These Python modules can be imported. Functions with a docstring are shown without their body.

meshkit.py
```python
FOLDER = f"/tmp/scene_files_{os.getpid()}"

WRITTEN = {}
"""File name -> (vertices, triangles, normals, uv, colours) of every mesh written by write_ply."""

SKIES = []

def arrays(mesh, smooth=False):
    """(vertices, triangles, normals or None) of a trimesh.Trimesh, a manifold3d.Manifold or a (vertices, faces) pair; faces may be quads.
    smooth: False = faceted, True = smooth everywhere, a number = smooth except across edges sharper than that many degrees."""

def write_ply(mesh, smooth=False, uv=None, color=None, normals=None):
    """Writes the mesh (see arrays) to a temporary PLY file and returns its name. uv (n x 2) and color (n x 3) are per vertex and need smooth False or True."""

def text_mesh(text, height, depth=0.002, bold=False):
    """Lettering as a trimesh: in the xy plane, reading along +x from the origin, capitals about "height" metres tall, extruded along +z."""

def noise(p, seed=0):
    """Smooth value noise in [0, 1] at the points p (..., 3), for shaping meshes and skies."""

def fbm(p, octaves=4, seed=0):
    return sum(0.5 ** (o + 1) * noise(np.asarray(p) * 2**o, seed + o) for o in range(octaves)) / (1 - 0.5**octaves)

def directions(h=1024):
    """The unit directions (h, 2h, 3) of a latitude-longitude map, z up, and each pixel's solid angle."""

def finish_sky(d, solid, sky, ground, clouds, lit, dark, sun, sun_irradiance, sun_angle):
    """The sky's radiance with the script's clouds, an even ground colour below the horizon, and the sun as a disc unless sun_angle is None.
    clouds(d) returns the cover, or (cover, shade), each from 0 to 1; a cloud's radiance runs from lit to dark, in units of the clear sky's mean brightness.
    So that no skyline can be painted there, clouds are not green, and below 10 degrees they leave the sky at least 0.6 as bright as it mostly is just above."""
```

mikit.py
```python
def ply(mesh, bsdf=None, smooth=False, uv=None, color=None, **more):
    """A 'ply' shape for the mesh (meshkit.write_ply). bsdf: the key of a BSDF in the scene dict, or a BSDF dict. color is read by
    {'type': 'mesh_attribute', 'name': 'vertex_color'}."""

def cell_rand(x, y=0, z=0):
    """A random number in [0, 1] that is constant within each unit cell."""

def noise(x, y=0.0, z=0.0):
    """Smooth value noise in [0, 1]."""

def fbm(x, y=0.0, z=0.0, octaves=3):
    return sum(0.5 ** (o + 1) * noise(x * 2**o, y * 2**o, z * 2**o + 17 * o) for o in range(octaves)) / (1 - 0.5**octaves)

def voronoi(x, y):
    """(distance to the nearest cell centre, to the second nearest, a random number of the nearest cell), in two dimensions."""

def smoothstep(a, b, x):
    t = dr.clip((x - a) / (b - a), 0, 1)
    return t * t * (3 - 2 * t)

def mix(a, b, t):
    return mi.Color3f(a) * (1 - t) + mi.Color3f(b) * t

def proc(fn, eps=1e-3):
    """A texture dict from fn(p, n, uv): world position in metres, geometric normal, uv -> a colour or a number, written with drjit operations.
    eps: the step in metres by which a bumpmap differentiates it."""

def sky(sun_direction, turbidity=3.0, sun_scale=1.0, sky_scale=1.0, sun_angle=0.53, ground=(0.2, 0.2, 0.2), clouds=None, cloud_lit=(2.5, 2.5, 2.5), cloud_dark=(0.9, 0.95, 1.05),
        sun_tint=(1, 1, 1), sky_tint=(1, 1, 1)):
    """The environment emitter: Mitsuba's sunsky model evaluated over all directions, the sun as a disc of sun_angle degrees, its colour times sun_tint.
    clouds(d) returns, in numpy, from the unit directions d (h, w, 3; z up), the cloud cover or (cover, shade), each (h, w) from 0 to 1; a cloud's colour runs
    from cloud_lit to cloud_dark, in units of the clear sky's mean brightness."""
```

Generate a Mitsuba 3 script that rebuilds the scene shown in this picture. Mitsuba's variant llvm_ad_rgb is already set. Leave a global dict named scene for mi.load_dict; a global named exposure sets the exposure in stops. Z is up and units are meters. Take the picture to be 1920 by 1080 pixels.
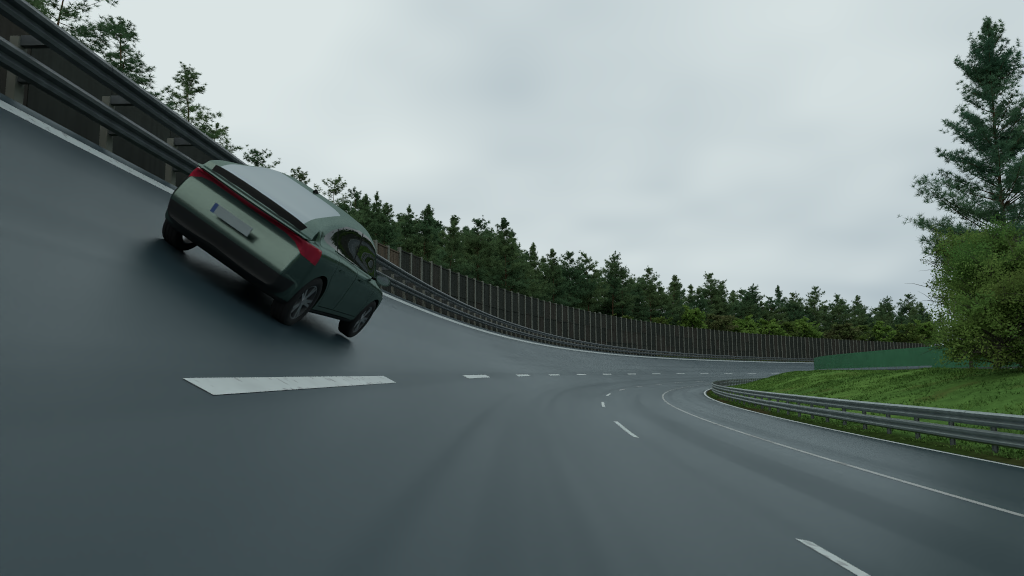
import math, random
import numpy as np
import trimesh
import manifold3d as m3
import mitsuba as mi
import drjit as dr
import mikit, meshkit
from mikit import noise, fbm, smoothstep, mix
from scipy.interpolate import CubicSpline, PchipInterpolator
from scipy.spatial import cKDTree
T = mi.ScalarTransform4f

# ------------------------------------------------------------------ camera, sky, exposure
FOCAL, PITCH, ROLL, CAMZ = 1340.0, 0.1204, -0.0057, 2.1
exposure = 2.45
scene, labels = {}, {}
_f = np.array([0, math.cos(PITCH), math.sin(PITCH)])
scene['camera'] = {'type': 'perspective', 'fov': math.degrees(2 * math.atan(960 / FOCAL)), 'fov_axis': 'x',
                   'near_clip': 0.1, 'far_clip': 6000.0,
                   'to_world': T().look_at(origin=[0, 0, CAMZ], target=[0, _f[1], CAMZ + _f[2]], up=[math.sin(-ROLL), 0, math.cos(ROLL)])}


def _vnoise(q, seed=0):
    """numpy value noise on an (..., 3) array"""
    seed = np.int64(seed)
    i = np.floor(q).astype(np.int64)
    t = q - i
    t = t * t * (3 - 2 * t)
    out = 0
    for a in (0, 1):
        for b in (0, 1):
            for c in (0, 1):
                h = (i[..., 0] + a) * 374761393 + (i[..., 1] + b) * 668265263 + (i[..., 2] + c) * 1442695041 + seed * 97531
                h = (h ^ (h >> 13)) * 1274126177 & 0x7fffffff
                h = (h ^ (h >> 16)) & 0xffff
                w = (t[..., 0] if a else 1 - t[..., 0]) * (t[..., 1] if b else 1 - t[..., 1]) * (t[..., 2] if c else 1 - t[..., 2])
                out = out + w * h / 65535.0
    return out


def overcast(d):
    z = np.maximum(d[..., 2], 0.02)
    q = np.stack([d[..., 0] / (z + 0.25), d[..., 1] / (z + 0.25), z * 0 + 0.5], -1)
    n = 0.5 * _vnoise(q * 1.6, 1) + 0.3 * _vnoise(q * 3.4, 2) + 0.2 * _vnoise(q * 7.5, 3)
    shade = 0.20 + 1.25 * (n - 0.5) + 0.85 * np.clip(0.36 - z, 0, 1) * (0.55 + 0.9 * np.clip(d[..., 0] + 0.25, 0, 1)) + 0.36 * np.clip(d[..., 0], -0.4, 0.7)
    return np.ones_like(z), np.clip(shade, 0, 1)


scene['sky_light'] = mikit.sky([-0.25, -0.55, 0.80], turbidity=4, sun_scale=0.05, sun_angle=80, clouds=overcast,
                               cloud_lit=(1.28, 1.42, 1.42), cloud_dark=(0.66, 0.82, 0.92), ground=(0.10, 0.12, 0.10))

# ------------------------------------------------------------------ names and helpers


def numbered(name):
    if name not in labels and name not in scene:
        return name
    k = 1
    while f'{name}_{k:03d}' in scene or f'{name}_{k:03d}' in labels:
        k += 1
    return f'{name}_{k:03d}'


_count = {}


def child(parent, name):
    key = f'{parent}__{name}'
    n = _count.get(key, 0)
    _count[key] = n + 1
    return key if n == 0 else f'{key}_{n:03d}'


def thing(name, label=None, cat=None, group=None, kind=None):
    key = numbered(name)
    labels[key] = {k: v for k, v in dict(label=label, category=cat, group=group, kind=kind).items() if v}
    return key


def part(parent, name, shape, label=None, kind=None):
    key = child(parent, name)
    scene[key] = shape
    d = {k: v for k, v in dict(label=label, kind=kind).items() if v}
    if d:
        labels[key] = d
    return key


def rgb(*c):
    return {'type': 'rgb', 'value': list(c)}


def two(b):
    return {'type': 'twosided', 'bsdf': b}


# ------------------------------------------------------------------ the line of the track: s along the inner dashes, u outwards across
_ds = 0.25
SS = np.arange(-60, 470, _ds)
_kc = np.clip(SS, -10, 392)
_k = np.maximum(0.0033518 + 4.1409e-6 * _kc - 3.4821e-8 * _kc ** 2, 0.0)
_h = np.concatenate([[0], np.cumsum((_k[1:] + _k[:-1]) / 2 * _ds)])
_h += -0.013623 - np.interp(0, SS, _h)
_x = np.concatenate([[0], np.cumsum((np.sin(_h[1:]) + np.sin(_h[:-1])) / 2 * _ds)])
_y = np.concatenate([[0], np.cumsum((np.cos(_h[1:]) + np.cos(_h[:-1])) / 2 * _ds)])
_x += 2.8059 - np.interp(0, SS, _x)
_y -= np.interp(0, SS, _y)
_road = CubicSpline([-8.134, -4.209, 0.0, 4.355, 8.80], [0.004, 0.114, 0.493, 2.044, 5.290])


def road_z(u):
    u = np.asarray(u, float)
    return np.where(u > 8.8, 5.290 + (u - 8.8) * float(_road(8.8, 1)), np.where(u < -8.134, 0.004 + (u + 8.134) * 0.02, _road(u)))


def xy(s, u):
    s, u = np.broadcast_arrays(np.asarray(s, float), np.asarray(u, float))
    h = np.interp(s, SS, _h)
    return np.interp(s, SS, _x) - u * np.cos(h), np.interp(s, SS, _y) + u * np.sin(h)


def smooth01(a, b, x):
    t = np.clip((x - a) / (b - a), 0, 1)
    return t * t * (3 - 2 * t)


def infield_z(s, u):
    w = -np.asarray(u, float) - 8.3
    x, y = xy(s, u)
    n = _vnoise(np.stack([x * 0.23, y * 0.23, 0 * x], -1), 5) - 0.5
    n2 = _vnoise(np.stack([x * 0.8, y * 0.8, 0 * x], -1), 6) - 0.5
    rise = smooth01(1.3, 11.5, w)
    return -0.03 + 0.10 * smooth01(0, 0.8, w) + 2.10 * rise + (0.30 * n + 0.12 * n2) * smooth01(0.3, 3.0, w)


_emb = PchipInterpolator([9.1, 9.8, 13, 20, 24, 34, 60, 130], [5.52, 5.58, 5.6, 6.7, 6.8, 6.3, 4.0, 0.2])


def bank_z(s, u):
    x, y = xy(s, u)
    return _emb(u) + 0.35 * (_vnoise(np.stack([x * 0.2, y * 0.2, 0 * x], -1), 8) - 0.5) * smooth01(10.5, 14, np.asarray(u))


def grid(sv, uv_, zf):
    S, U = np.meshgrid(sv, uv_, indexing='ij')
    X, Y = xy(S, U)
    Z = zf(S, U)
    n, m = S.shape
    i = np.arange(n * m).reshape(n, m)
    q = np.stack([i[:-1, :-1], i[:-1, 1:], i[1:, 1:], i[1:, :-1]], -1).reshape(-1, 4)
    v = np.stack([X, Y, Z], -1).reshape(-1, 3)
    f = np.vstack([q[:, [0, 1, 2]], q[:, [0, 2, 3]]])
    a = v[f[0]]
    if np.cross(a[1] - a[0], a[2] - a[0])[2] < 0:
        f = f[:, ::-1]
    return trimesh.Trimesh(v, f, process=False), np.stack([S.ravel(), U.ravel()], 1)


def srange(a, b):
    """stations, closer together near the camera"""
    out = [a]
    while out[-1] < b:
        s = out[-1]
        out.append(s + (0.75 if s < 60 else 1.5))
    out[-1] = b
    return np.array(out)


def backproject(px, py, y):
    """the point at distance y ahead that a pixel of the photograph shows (used to measure positions)"""
    q, c, s = 540 - py, math.cos(PITCH), math.sin(PITCH)
    z = y * (q * c + FOCAL * s) / (FOCAL * c - q * s)
    return np.array([(px - 960) / FOCAL * (y * c + z * s), y, z + CAMZ])


def along(px, u):
    """the station s at which the line u stands in the direction of pixel column px"""
    s = np.arange(2.0, 460, 0.5)
    x, y = xy(s, s * 0 + u)
    ok = y > 1
    p = 960 + x[ok] / y[ok] * FOCAL
    i = np.argsort(p)
    return float(np.interp(px, p[i], s[ok][i]))


# ------------------------------------------------------------------ materials


def damp_film(p, n, uv):
    """how much of the surface carries a reflecting damp film"""
    s, u = uv.x, uv.y
    wet = fbm(s * 0.02, u * 0.55, 9.0, 3)
    patch = fbm(s * 0.07, u * 0.40, 1.5, 3)
    lane = fbm(s * 0.012, u * 2.3, 4.0, 3)
    edge = smoothstep(-7.3, -8.15, u) * smoothstep(0.3, 0.6, noise(s * 0.4, u * 2))
    return dr.clip(0.77 + 0.36 * (wet - 0.5) + 0.20 * (patch - 0.5) - 0.12 * smoothstep(0.44, 0.70, lane) - 0.35 * edge, 0.10, 0.98)


def sheen_col(p, n, uv):
    return mi.Color3f(0.90, 0.98, 1.0) * damp_film(p, n, uv)


scene['asphalt'] = two({'type': 'roughplastic', 'diffuse_reflectance': rgb(0.029, 0.051, 0.062), 'alpha': 0.20, 'int_ior': 1.36, 'specular_reflectance': mikit.proc(sheen_col)})


def paint_col(p, n, uv):
    w = fbm(p.x * 3, p.y * 3, p.z * 3, 4)
    chips = smoothstep(0.70, 0.85, noise(p.x * 14, p.y * 14, p.z * 14))
    return mix(mi.Color3f(0.42, 0.47, 0.47) * (0.8 + 0.3 * w), mi.Color3f(0.12, 0.125, 0.13), chips * 0.55)


scene['road_paint'] = two({'type': 'principled', 'base_color': mikit.proc(paint_col), 'roughness': 0.45, 'specular': 0.4})


def old_paint_col(p, n, uv):
    w = fbm(p.x * 2, p.y * 2, p.z * 2, 4)
    return mix(mi.Color3f(0.24, 0.26, 0.26), mi.Color3f(0.10, 0.11, 0.11), smoothstep(0.5, 0.75, w))


scene['worn_paint'] = two({'type': 'principled', 'base_color': mikit.proc(old_paint_col), 'roughness': 0.45, 'specular': 0.4})


def grass_col(p, n, uv):
    a = fbm(p.x * 0.25, p.y * 0.25, p.z * 0.25, 3)
    b = noise(p.x * 3.1, p.y * 3.1, p.z * 3.1)
    c = mix(mi.Color3f(0.066, 0.140, 0.036), mi.Color3f(0.102, 0.195, 0.048), smoothstep(0.3, 0.7, a))
    c = mix(c, mi.Color3f(0.085, 0.090, 0.030), 0.6 * smoothstep(0.56, 0.8, fbm(p.x * 0.6, p.y * 0.6, 3.0, 3)))
    return c * (0.75 + 0.5 * b)


def verge_col(p, n, uv):
    w = -uv.y - 8.3
    soil = mix(mi.Color3f(0.050, 0.045, 0.022), mi.Color3f(0.030, 0.052, 0.014), smoothstep(0.35, 0.62, fbm(uv.x * 0.12, w * 0.7, 2.0, 3)))
    return mix(soil * (0.7 + 0.6 * noise(p.x * 7, p.y * 7, 0)), grass_col(p, n, uv), smoothstep(0.5, 1.3, w))


scene['turf'] = {'type': 'diffuse', 'reflectance': mikit.proc(verge_col)}


def forest_floor_col(p, n, uv):
    a = fbm(p.x * 0.5, p.y * 0.5, p.z * 0.5, 3)
    return mix(mi.Color3f(0.035, 0.032, 0.018), mi.Color3f(0.030, 0.050, 0.016), smoothstep(0.35, 0.65, a))


scene['forest_floor'] = {'type': 'diffuse', 'reflectance': mikit.proc(forest_floor_col)}


def blade_col(p, n, uv):
    a = fbm(p.x * 0.3, p.y * 0.3, 1.0, 3)
    b = noise(p.x * 5, p.y * 5, p.z * 5)
    return mix(mi.Color3f(0.078, 0.160, 0.042), mi.Color3f(0.122, 0.225, 0.055), smoothstep(0.25, 0.75, a)) * (0.6 + 0.8 * b)


scene['grass_blade'] = two({'type': 'diffuse', 'reflectance': mikit.proc(blade_col)})


def zinc_col(p, n, uv):
    a = fbm(p.x * 1.3, p.y * 1.3, p.z * 4, 3)
    streak = noise(p.x * 9, p.y * 9, p.z * 1.2)
    return mix(mi.Color3f(0.22, 0.275, 0.265), mi.Color3f(0.33, 0.39, 0.38), a) * (0.82 + 0.3 * streak)


scene['zinc'] = two({'type': 'principled', 'base_color': mikit.proc(zinc_col), 'roughness': 0.36, 'metallic': 0.85, 'specular': 0.5})
scene['dark_zinc'] = two({'type': 'principled', 'base_color': rgb(0.13, 0.15, 0.15), 'roughness': 0.5, 'metallic': 0.5})


def outer_zinc_col(p, n, uv):  # streaked zinc, its colour darkened to stand for the rail being backlit
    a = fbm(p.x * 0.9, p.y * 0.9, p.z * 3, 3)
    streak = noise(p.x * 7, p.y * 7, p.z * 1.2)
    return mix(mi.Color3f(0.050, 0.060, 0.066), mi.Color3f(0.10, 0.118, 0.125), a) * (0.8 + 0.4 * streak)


scene['backlit_zinc'] = two({'type': 'principled', 'base_color': mikit.proc(outer_zinc_col), 'roughness': 0.45, 'metallic': 0.4, 'specular': 0.4})


def post_col(p, n, uv):
    a = fbm(p.x * 1.1, p.y * 1.1, p.z * 0.4, 3)
    return mix(mi.Color3f(0.130, 0.140, 0.120), mi.Color3f(0.225, 0.235, 0.205), a)


scene['concrete_post'] = {'type': 'principled', 'base_color': mikit.proc(post_col), 'roughness': 0.8, 'specular': 0.2}


def wood_fn(tone):
    def fn(p, n, uv):
        g = fbm(p.x * 11, p.y * 11, p.z * 0.9, 3)
        st = smoothstep(0.45, 0.75, fbm(p.x * 1.6, p.y * 1.6, p.z * 0.35, 3))
        return mix(mi.Color3f(*tone) * (0.6 + 0.8 * g), mi.Color3f(0.030, 0.036, 0.030), st * 0.5)
    return fn


for i, tone in enumerate([(0.024, 0.028, 0.023), (0.034, 0.031, 0.025), (0.020, 0.024, 0.020)]):
    scene[f'dark_timber_{i}'] = {'type': 'principled', 'base_color': mikit.proc(wood_fn(tone)), 'roughness': 0.85, 'specular': 0.2}
scene['brown_timber'] = {'type': 'principled', 'base_color': mikit.proc(wood_fn((0.105, 0.078, 0.055))), 'roughness': 0.85, 'specular': 0.2}


def green_panel_col(p, n, uv):
    a = fbm(p.x * 0.35, p.y * 0.35, p.z * 0.5, 3)
    d = noise(p.x * 4, p.y * 4, p.z * 0.7)
    return mi.Color3f(0.056, 0.205, 0.112) * (0.75 + 0.4 * a + 0.15 * d)


scene['green_sheet'] = two({'type': 'roughplastic', 'diffuse_reflectance': mikit.proc(green_panel_col), 'alpha': 0.3, 'int_ior': 1.4})


def bark_col(p, n, uv):
    a = fbm(p.x * 6, p.y * 6, p.z * 1.6, 3)
    up = smoothstep(9, 17, p.z)
    return mix(mi.Color3f(0.060, 0.052, 0.042), mi.Color3f(0.115, 0.070, 0.042), up) * (0.55 + 0.9 * a)


scene['pine_bark'] = {'type': 'diffuse', 'reflectance': mikit.proc(bark_col)}
scene['grey_bark'] = {'type': 'diffuse', 'reflectance': mikit.proc(lambda p, n, uv: mi.Color3f(0.075, 0.072, 0.058) * (0.5 + fbm(p.x * 5, p.y * 5, p.z * 2, 3)))}


def leaf_fn(a, b, scale=0.12, fine=1.6):
    def fn(p, n, uv):
        t = smoothstep(0.3, 0.7, fbm(p.x * scale, p.y * scale, p.z * scale, 2))
        return mix(mi.Color3f(*a), mi.Color3f(*b), t) * (0.65 + 0.7 * noise(p.x * fine, p.y * fine, p.z * fine))
    return fn


scene['needles'] = {'type': 'principledthin', 'base_color': mikit.proc(leaf_fn((0.092, 0.175, 0.090), (0.155, 0.235, 0.105))), 'roughness': 0.6, 'diff_trans': 0.7, 'spec_trans': 0.0}
scene['blue_needles'] = {'type': 'principledthin', 'base_color': mikit.proc(leaf_fn((0.080, 0.175, 0.112), (0.125, 0.230, 0.128), 0.3)), 'roughness': 0.6, 'diff_trans': 0.7, 'spec_trans': 0.0}
for nm, a, b in (('fresh_leaf', (0.150, 0.265, 0.060), (0.205, 0.330, 0.078)), ('olive_leaf', (0.110, 0.180, 0.050), (0.170, 0.240, 0.066)),
                 ('brown_leaf', (0.150, 0.165, 0.075), (0.130, 0.185, 0.068)), ('shrub_leaf', (0.030, 0.055, 0.026), (0.045, 0.075, 0.030)),
                 ('hedge_leaf', (0.095, 0.200, 0.055), (0.185, 0.285, 0.078))):
    scene[nm] = {'type': 'principledthin', 'base_color': mikit.proc(leaf_fn(a, b, 0.35)), 'roughness': 0.5, 'diff_trans': 0.8, 'spec_trans': 0.0}

# ------------------------------------------------------------------ ground, road and markings
_g = 2600.0
gm = trimesh.Trimesh(np.array([[-_g, -_g, -0.75], [_g, -_g, -0.75], [_g, _g, -0.75], [-_g, _g, -0.75]], float), [[0, 1, 2], [0, 2, 3]], process=False)
scene['ground'] = mikit.ply(gm, 'forest_floor')
labels['ground'] = {'label': 'flat forest floor stretching to the horizon beyond the track', 'kind': 'structure'}

SMAX = 440.0
road_mesh, road_uv = grid(srange(-40, SMAX), np.linspace(-8.30, 9.12, 72), lambda S, U: road_z(U))
scene['road'] = mikit.ply(road_mesh, 'asphalt', smooth=True, uv=road_uv)
labels['road'] = {'label': 'wide damp grey asphalt test track curving right with a steep banked outer lane', 'kind': 'structure'}


def stripe(s0, s1, u, w, lift=0.005, step=1.0):
    n = max(2, int((s1 - s0) / step) + 1)
    uu = np.array([u - w / 2, u + w / 2])
    m, _ = grid(np.linspace(s0, s1, n), uu, lambda S, U: road_z(U) + lift + 0.0016 * np.clip(S - 50, 0, 30) / 3)
    return m


part('road', 'outer_edge_line', mikit.ply(stripe(-40, SMAX, 8.80, 0.20), 'road_paint', smooth=True), 'solid white line along the top of the banking')
part('road', 'inner_edge_line', mikit.ply(stripe(-40, SMAX, -8.134, 0.15), 'road_paint', smooth=True), 'solid white line along the inner edge beside the guard rail')
part('road', 'lane_line', mikit.ply(stripe(-40, SMAX, -4.209, 0.13), 'worn_paint', smooth=True), 'faint thin grey line between the two inner lanes')
for a, b in [(3.62, 8.95)] + [(21.53 + 18 * k - 3.1, 21.53 + 18 * k + 3.1) for k in range(0, 20)]:
    part('road', 'lane_dash', mikit.ply(stripe(a, b, 4.355, 0.16), 'road_paint', smooth=True))
for c in [4.05, 21.55] + [38.6 + 17.7 * k for k in range(0, 17)]:
    part('road', 'inner_lane_dash', mikit.ply(stripe(c - 3.1, c + 3.1, 0.0, 0.15), 'road_paint' if c < 60 else 'worn_paint', smooth=True))

inf_mesh, inf_uv = grid(srange(-40, SMAX), np.concatenate([np.linspace(-8.28, -12, 14), np.linspace(-12.5, -30, 36), np.linspace(-33, -110, 20)]), infield_z)
scene['grass_bank'] = mikit.ply(inf_mesh, 'turf', smooth=True, uv=inf_uv)
labels['grass_bank'] = {'label': 'green grass slope rising behind the inner guard rail', 'kind': 'structure'}
emb_mesh, _ = grid(srange(-40, SMAX), np.concatenate([np.linspace(9.1, 12, 6), np.linspace(13, 34, 16), np.linspace(40, 130, 10)]), bank_z)
scene['embankment'] = mikit.ply(emb_mesh, 'forest_floor', smooth=True)
labels['embankment'] = {'label': 'earth embankment behind the outer guard rail, hidden by the banking', 'kind': 'structure'}

# ------------------------------------------------------------------ guard rails
_W = np.array([(0.0, 0.0), (0.018, 0.0), (0.040, 0.020), (0.080, 0.045), (0.083, 0.095), (0.040, 0.125), (0.012, 0.148), (0.012, 0.162), (0.040, 0.185), (0.083, 0.215), (0.080, 0.265), (0.040, 0.290), (0.018, 0.310), (0.0, 0.310)])
_back = _W[::-1].copy()
_back[:, 0] -= 0.006
W_LOOP = np.vstack([_W, _back])      # (towards the road, up)


def sweep(sv, place, loop, caps=True):
    """loop of (out, up) carried along stations; place(s) -> origin, out, up"""
    n = len(loop)
    V = []
    for s in sv:
        o, a, b = place(s)
        V.append(o + loop[:, :1] * a + loop[:, 1:] * b)
    v = np.vstack(V)
    F = []
    for k in range(len(sv) - 1):
        for j in range(n):
            a, b, c, d = k * n + j, k * n + (j + 1) % n, (k + 1) * n + (j + 1) % n, (k + 1) * n + j
            F += [[a, b, c], [a, c, d]]
    if caps:
        h = n // 2
        for base in (0, (len(sv) - 1) * n):
            for j in range(h - 1):
                F += [[base + j, base + j + 1, base + n - 2 - j], [base + j, base + n - 2 - j, base + n - 1 - j]]
    m = trimesh.Trimesh(v, F, process=False)
    m.fix_normals()
    return m


def rail_frame(u0, z0, side, lean):
    """frame of a rail standing at line u0; side +1: the road lies towards +u"""
    def at(s, out, up):
        h = float(np.interp(s, SS, _h))
        x, y = xy(s, u0)
        lat = np.array([-math.cos(h), math.sin(h), 0.0]) * side          # towards the road
        upv = lat * math.sin(lean) + np.array([0, 0, 1.0]) * math.cos(lean)
        outv = lat * math.cos(lean) - np.array([0, 0, 1.0]) * math.sin(lean)
        return np.array([float(x), float(y), z0]) + outv * out + upv * up, outv, upv, np.array([math.sin(h), math.cos(h), 0.0])
    return at


def box(o, a, b, c, la, lb, lc):
    """box centred on o with half sizes along the axes a, b, c"""
    v = np.array([o + i * la * a + j * lb * b + k * lc * c for i in (-1, 1) for j in (-1, 1) for k in (-1, 1)])
    m = trimesh.Trimesh(v, trimesh.creation.box().faces, process=False)
    m = trimesh.convex.convex_hull(v)
    return m


def build_rail(key, frame, s0, s1, heights, post_to, mat, post_mat, post_step=2.0, post_top=1.2, far=170, upright=False, tall=1.0):
    rnd = random.Random(len(key))
    for hi, hb in enumerate(heights):
        s = s0
        while s < s1:
            e = min(s + (4.0 if s < far else 12.0), s1)
            jog = rnd.uniform(-0.006, 0.006)
            sv = np.linspace(s - 0.12, e + 0.0, 5)
            part(key, 'beam', mikit.ply(sweep(sv, lambda q: frame(q, 0.0 + jog, hb + jog)[:3], W_LOOP * np.array([1.0, tall])), mat, smooth=28))
            s = e
    s = s0 + 0.9
    rest = []
    while s < s1:
        if upright:
            oo, _, _, c = frame(s, 0.0, 0.0)
            lat = np.array([-c[1], c[0], 0.0]) * -1.0
            b, a, zz = np.array([0, 0, 1.0]), lat, np.array([0, 0, 1.0])
            o = oo - lat * 0.16 + zz * (post_top - 0.35) / 2
            m, br = [box(o, a, b, c, 0.06, (post_top + 0.35) / 2, 0.085)], []
            for hb in heights:
                e, *_ = frame(s, -0.004, hb + 0.155)
                k0 = oo - lat * 0.10
                k0[2] = e[2]
                arm = e - k0
                al = np.linalg.norm(arm)
                br.append(box((e + k0) / 2, arm / al, np.cross(c, arm / al), c, al / 2, 0.07, 0.05))
            if s < post_to:
                pk = part(key, 'post', mikit.ply(m[0], post_mat))
                for q in br:
                    part(pk, 'bracket', mikit.ply(q, 'backlit_zinc'))
            else:
                rest += m + br
            s += post_step
            continue
        o, a, b, c = frame(s, -0.10, (post_top - 0.25) / 2)
        web = box(o, a, b, c, 0.055, (post_top + 0.25) / 2, 0.006)
        m = [web]
        for q in (-1, 1):
            m.append(box(o + a * q * 0.052, a, b, c, 0.005, (post_top + 0.25) / 2, 0.045))
        for hb in heights:
            o2, *_ = frame(s, -0.025, hb + 0.155)
            m.append(box(o2, a, b, c, 0.024, 0.085, 0.10))
        m = trimesh.util.concatenate(m)
        if s < post_to:
            part(key, 'post', mikit.ply(m, post_mat))
        else:
            rest.append(m)
        s += post_step
    if rest:
        part(key, 'far_posts', mikit.ply(trimesh.util.concatenate(rest), post_mat), kind='stuff')


outer = rail_frame(9.21, 5.56, -1, 0.40)
k_out = thing('guard_rail', 'double guard rail along the top of the banking, coloured dark as if backlit', 'guard rail')
build_rail(k_out, outer, -14, 330, (0.355, 0.90), 130, 'backlit_zinc', 'concrete_post', 2.0, 1.02, upright=True)
inner = rail_frame(-8.96, 0.02, 1, 0.0)
k_in = thing('guard_rail', 'pale galvanised double guard rail along the inner edge in front of the grass slope', 'guard rail')
build_rail(k_in, inner, -8, 190, (0.24, 0.70), 150, 'zinc', 'dark_zinc', 2.0, 1.0, tall=1.15)

# ------------------------------------------------------------------ timber noise wall on the outside
k_wall = thing('noise_wall', 'tall dark timber noise wall with pale upright posts behind the outer guard rail', 'wall')
WU, WTOP, WBOT, STEP = 21.92, 15.12, 6.3, 2.9
W0 = 68.2
rnd = random.Random(11)


def wall_frame(s):
    h = float(np.interp(s, SS, _h))
    x, y = xy(s, WU)
    return np.array([float(x), float(y), 0.0]), np.array([math.sin(h), math.cos(h), 0.0]), np.array([math.cos(h), -math.sin(h), 0.0])


def panel_mesh(pa, pb, z0, z1, nb, seed):
    r = random.Random(seed)
    d = pb - pa
    L = np.linalg.norm(d)
    d /= L
    nrm = np.array([d[1], -d[0], 0.0])
    up = np.array([0, 0, 1.0])
    ms = []
    w = L / nb
    for k in range(nb):
        o = pa + d * (k + 0.5) * w + up * ((z0 + z1) / 2) + nrm * r.uniform(-0.02, 0.02)
        ms.append(box(o, d, nrm, up, w / 2 - 0.012, 0.03, (z1 - z0) / 2 + 0.01))
    for zz in (z1 - 0.10,):
        ms.append(box((pa + pb) / 2 + up * zz + nrm * 0.075, d, nrm, up, L / 2 - 0.02, 0.03, 0.06))
    return trimesh.util.concatenate(ms)


nbay = int((392 - W0) / STEP)
for k in range(-2, nbay + 1):
    s = W0 + k * STEP
    o, t, nr = wall_frame(s)
    up = np.array([0, 0, 1.0])
    top = WTOP + rnd.uniform(-0.04, 0.05) - (0.35 if k < 0 else 0)
    pm = trimesh.util.concatenate([box(o + nr * 0.16 + up * (top + WBOT) / 2, t, nr, up, 0.165, 0.02, (top - WBOT) / 2),
                                   box(o + nr * 0.04 + up * (top + WBOT) / 2, t, nr, up, 0.02, 0.105, (top - WBOT) / 2 - 0.01),
                                   box(o - nr * 0.10 + up * (top + WBOT) / 2, t, nr, up, 0.11, 0.02, (top - WBOT) / 2)])
    part(k_wall, 'post', mikit.ply(pm, 'concrete_post'))
    if k == nbay:
        break
    o2 = wall_frame(s + STEP)[0]
    d = (o2 - o) / np.linalg.norm(o2 - o)
    a, b = o + d * 0.13, o2 - d * 0.13
    tt = WTOP - 0.12 - (0.35 if k < 0 else 0)
    if k < 0:
        part(k_wall, 'panel', mikit.ply(panel_mesh(a, b, WBOT, tt, 8, k + 900), 'brown_timber'), 'brown boarded end bay of the noise wall')
    elif k < 62:
        e1, e2 = WBOT + 2.9 + rnd.uniform(-.1, .1), WBOT + 5.75 + rnd.uniform(-.12, .12)
        for z0, z1 in ((WBOT, e1), (e1, e2), (e2, tt + rnd.uniform(-0.06, 0.06))):
            part(k_wall, 'panel', mikit.ply(panel_mesh(a, b, z0, z1, 6, rnd.randrange(10 ** 6)), f'dark_timber_{rnd.randrange(3)}'))
    else:
        part(k_wall, 'panel', mikit.ply(panel_mesh(a, b, WBOT, tt, 5, rnd.randrange(10 ** 6)), f'dark_timber_{rnd.randrange(3)}'))

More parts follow.
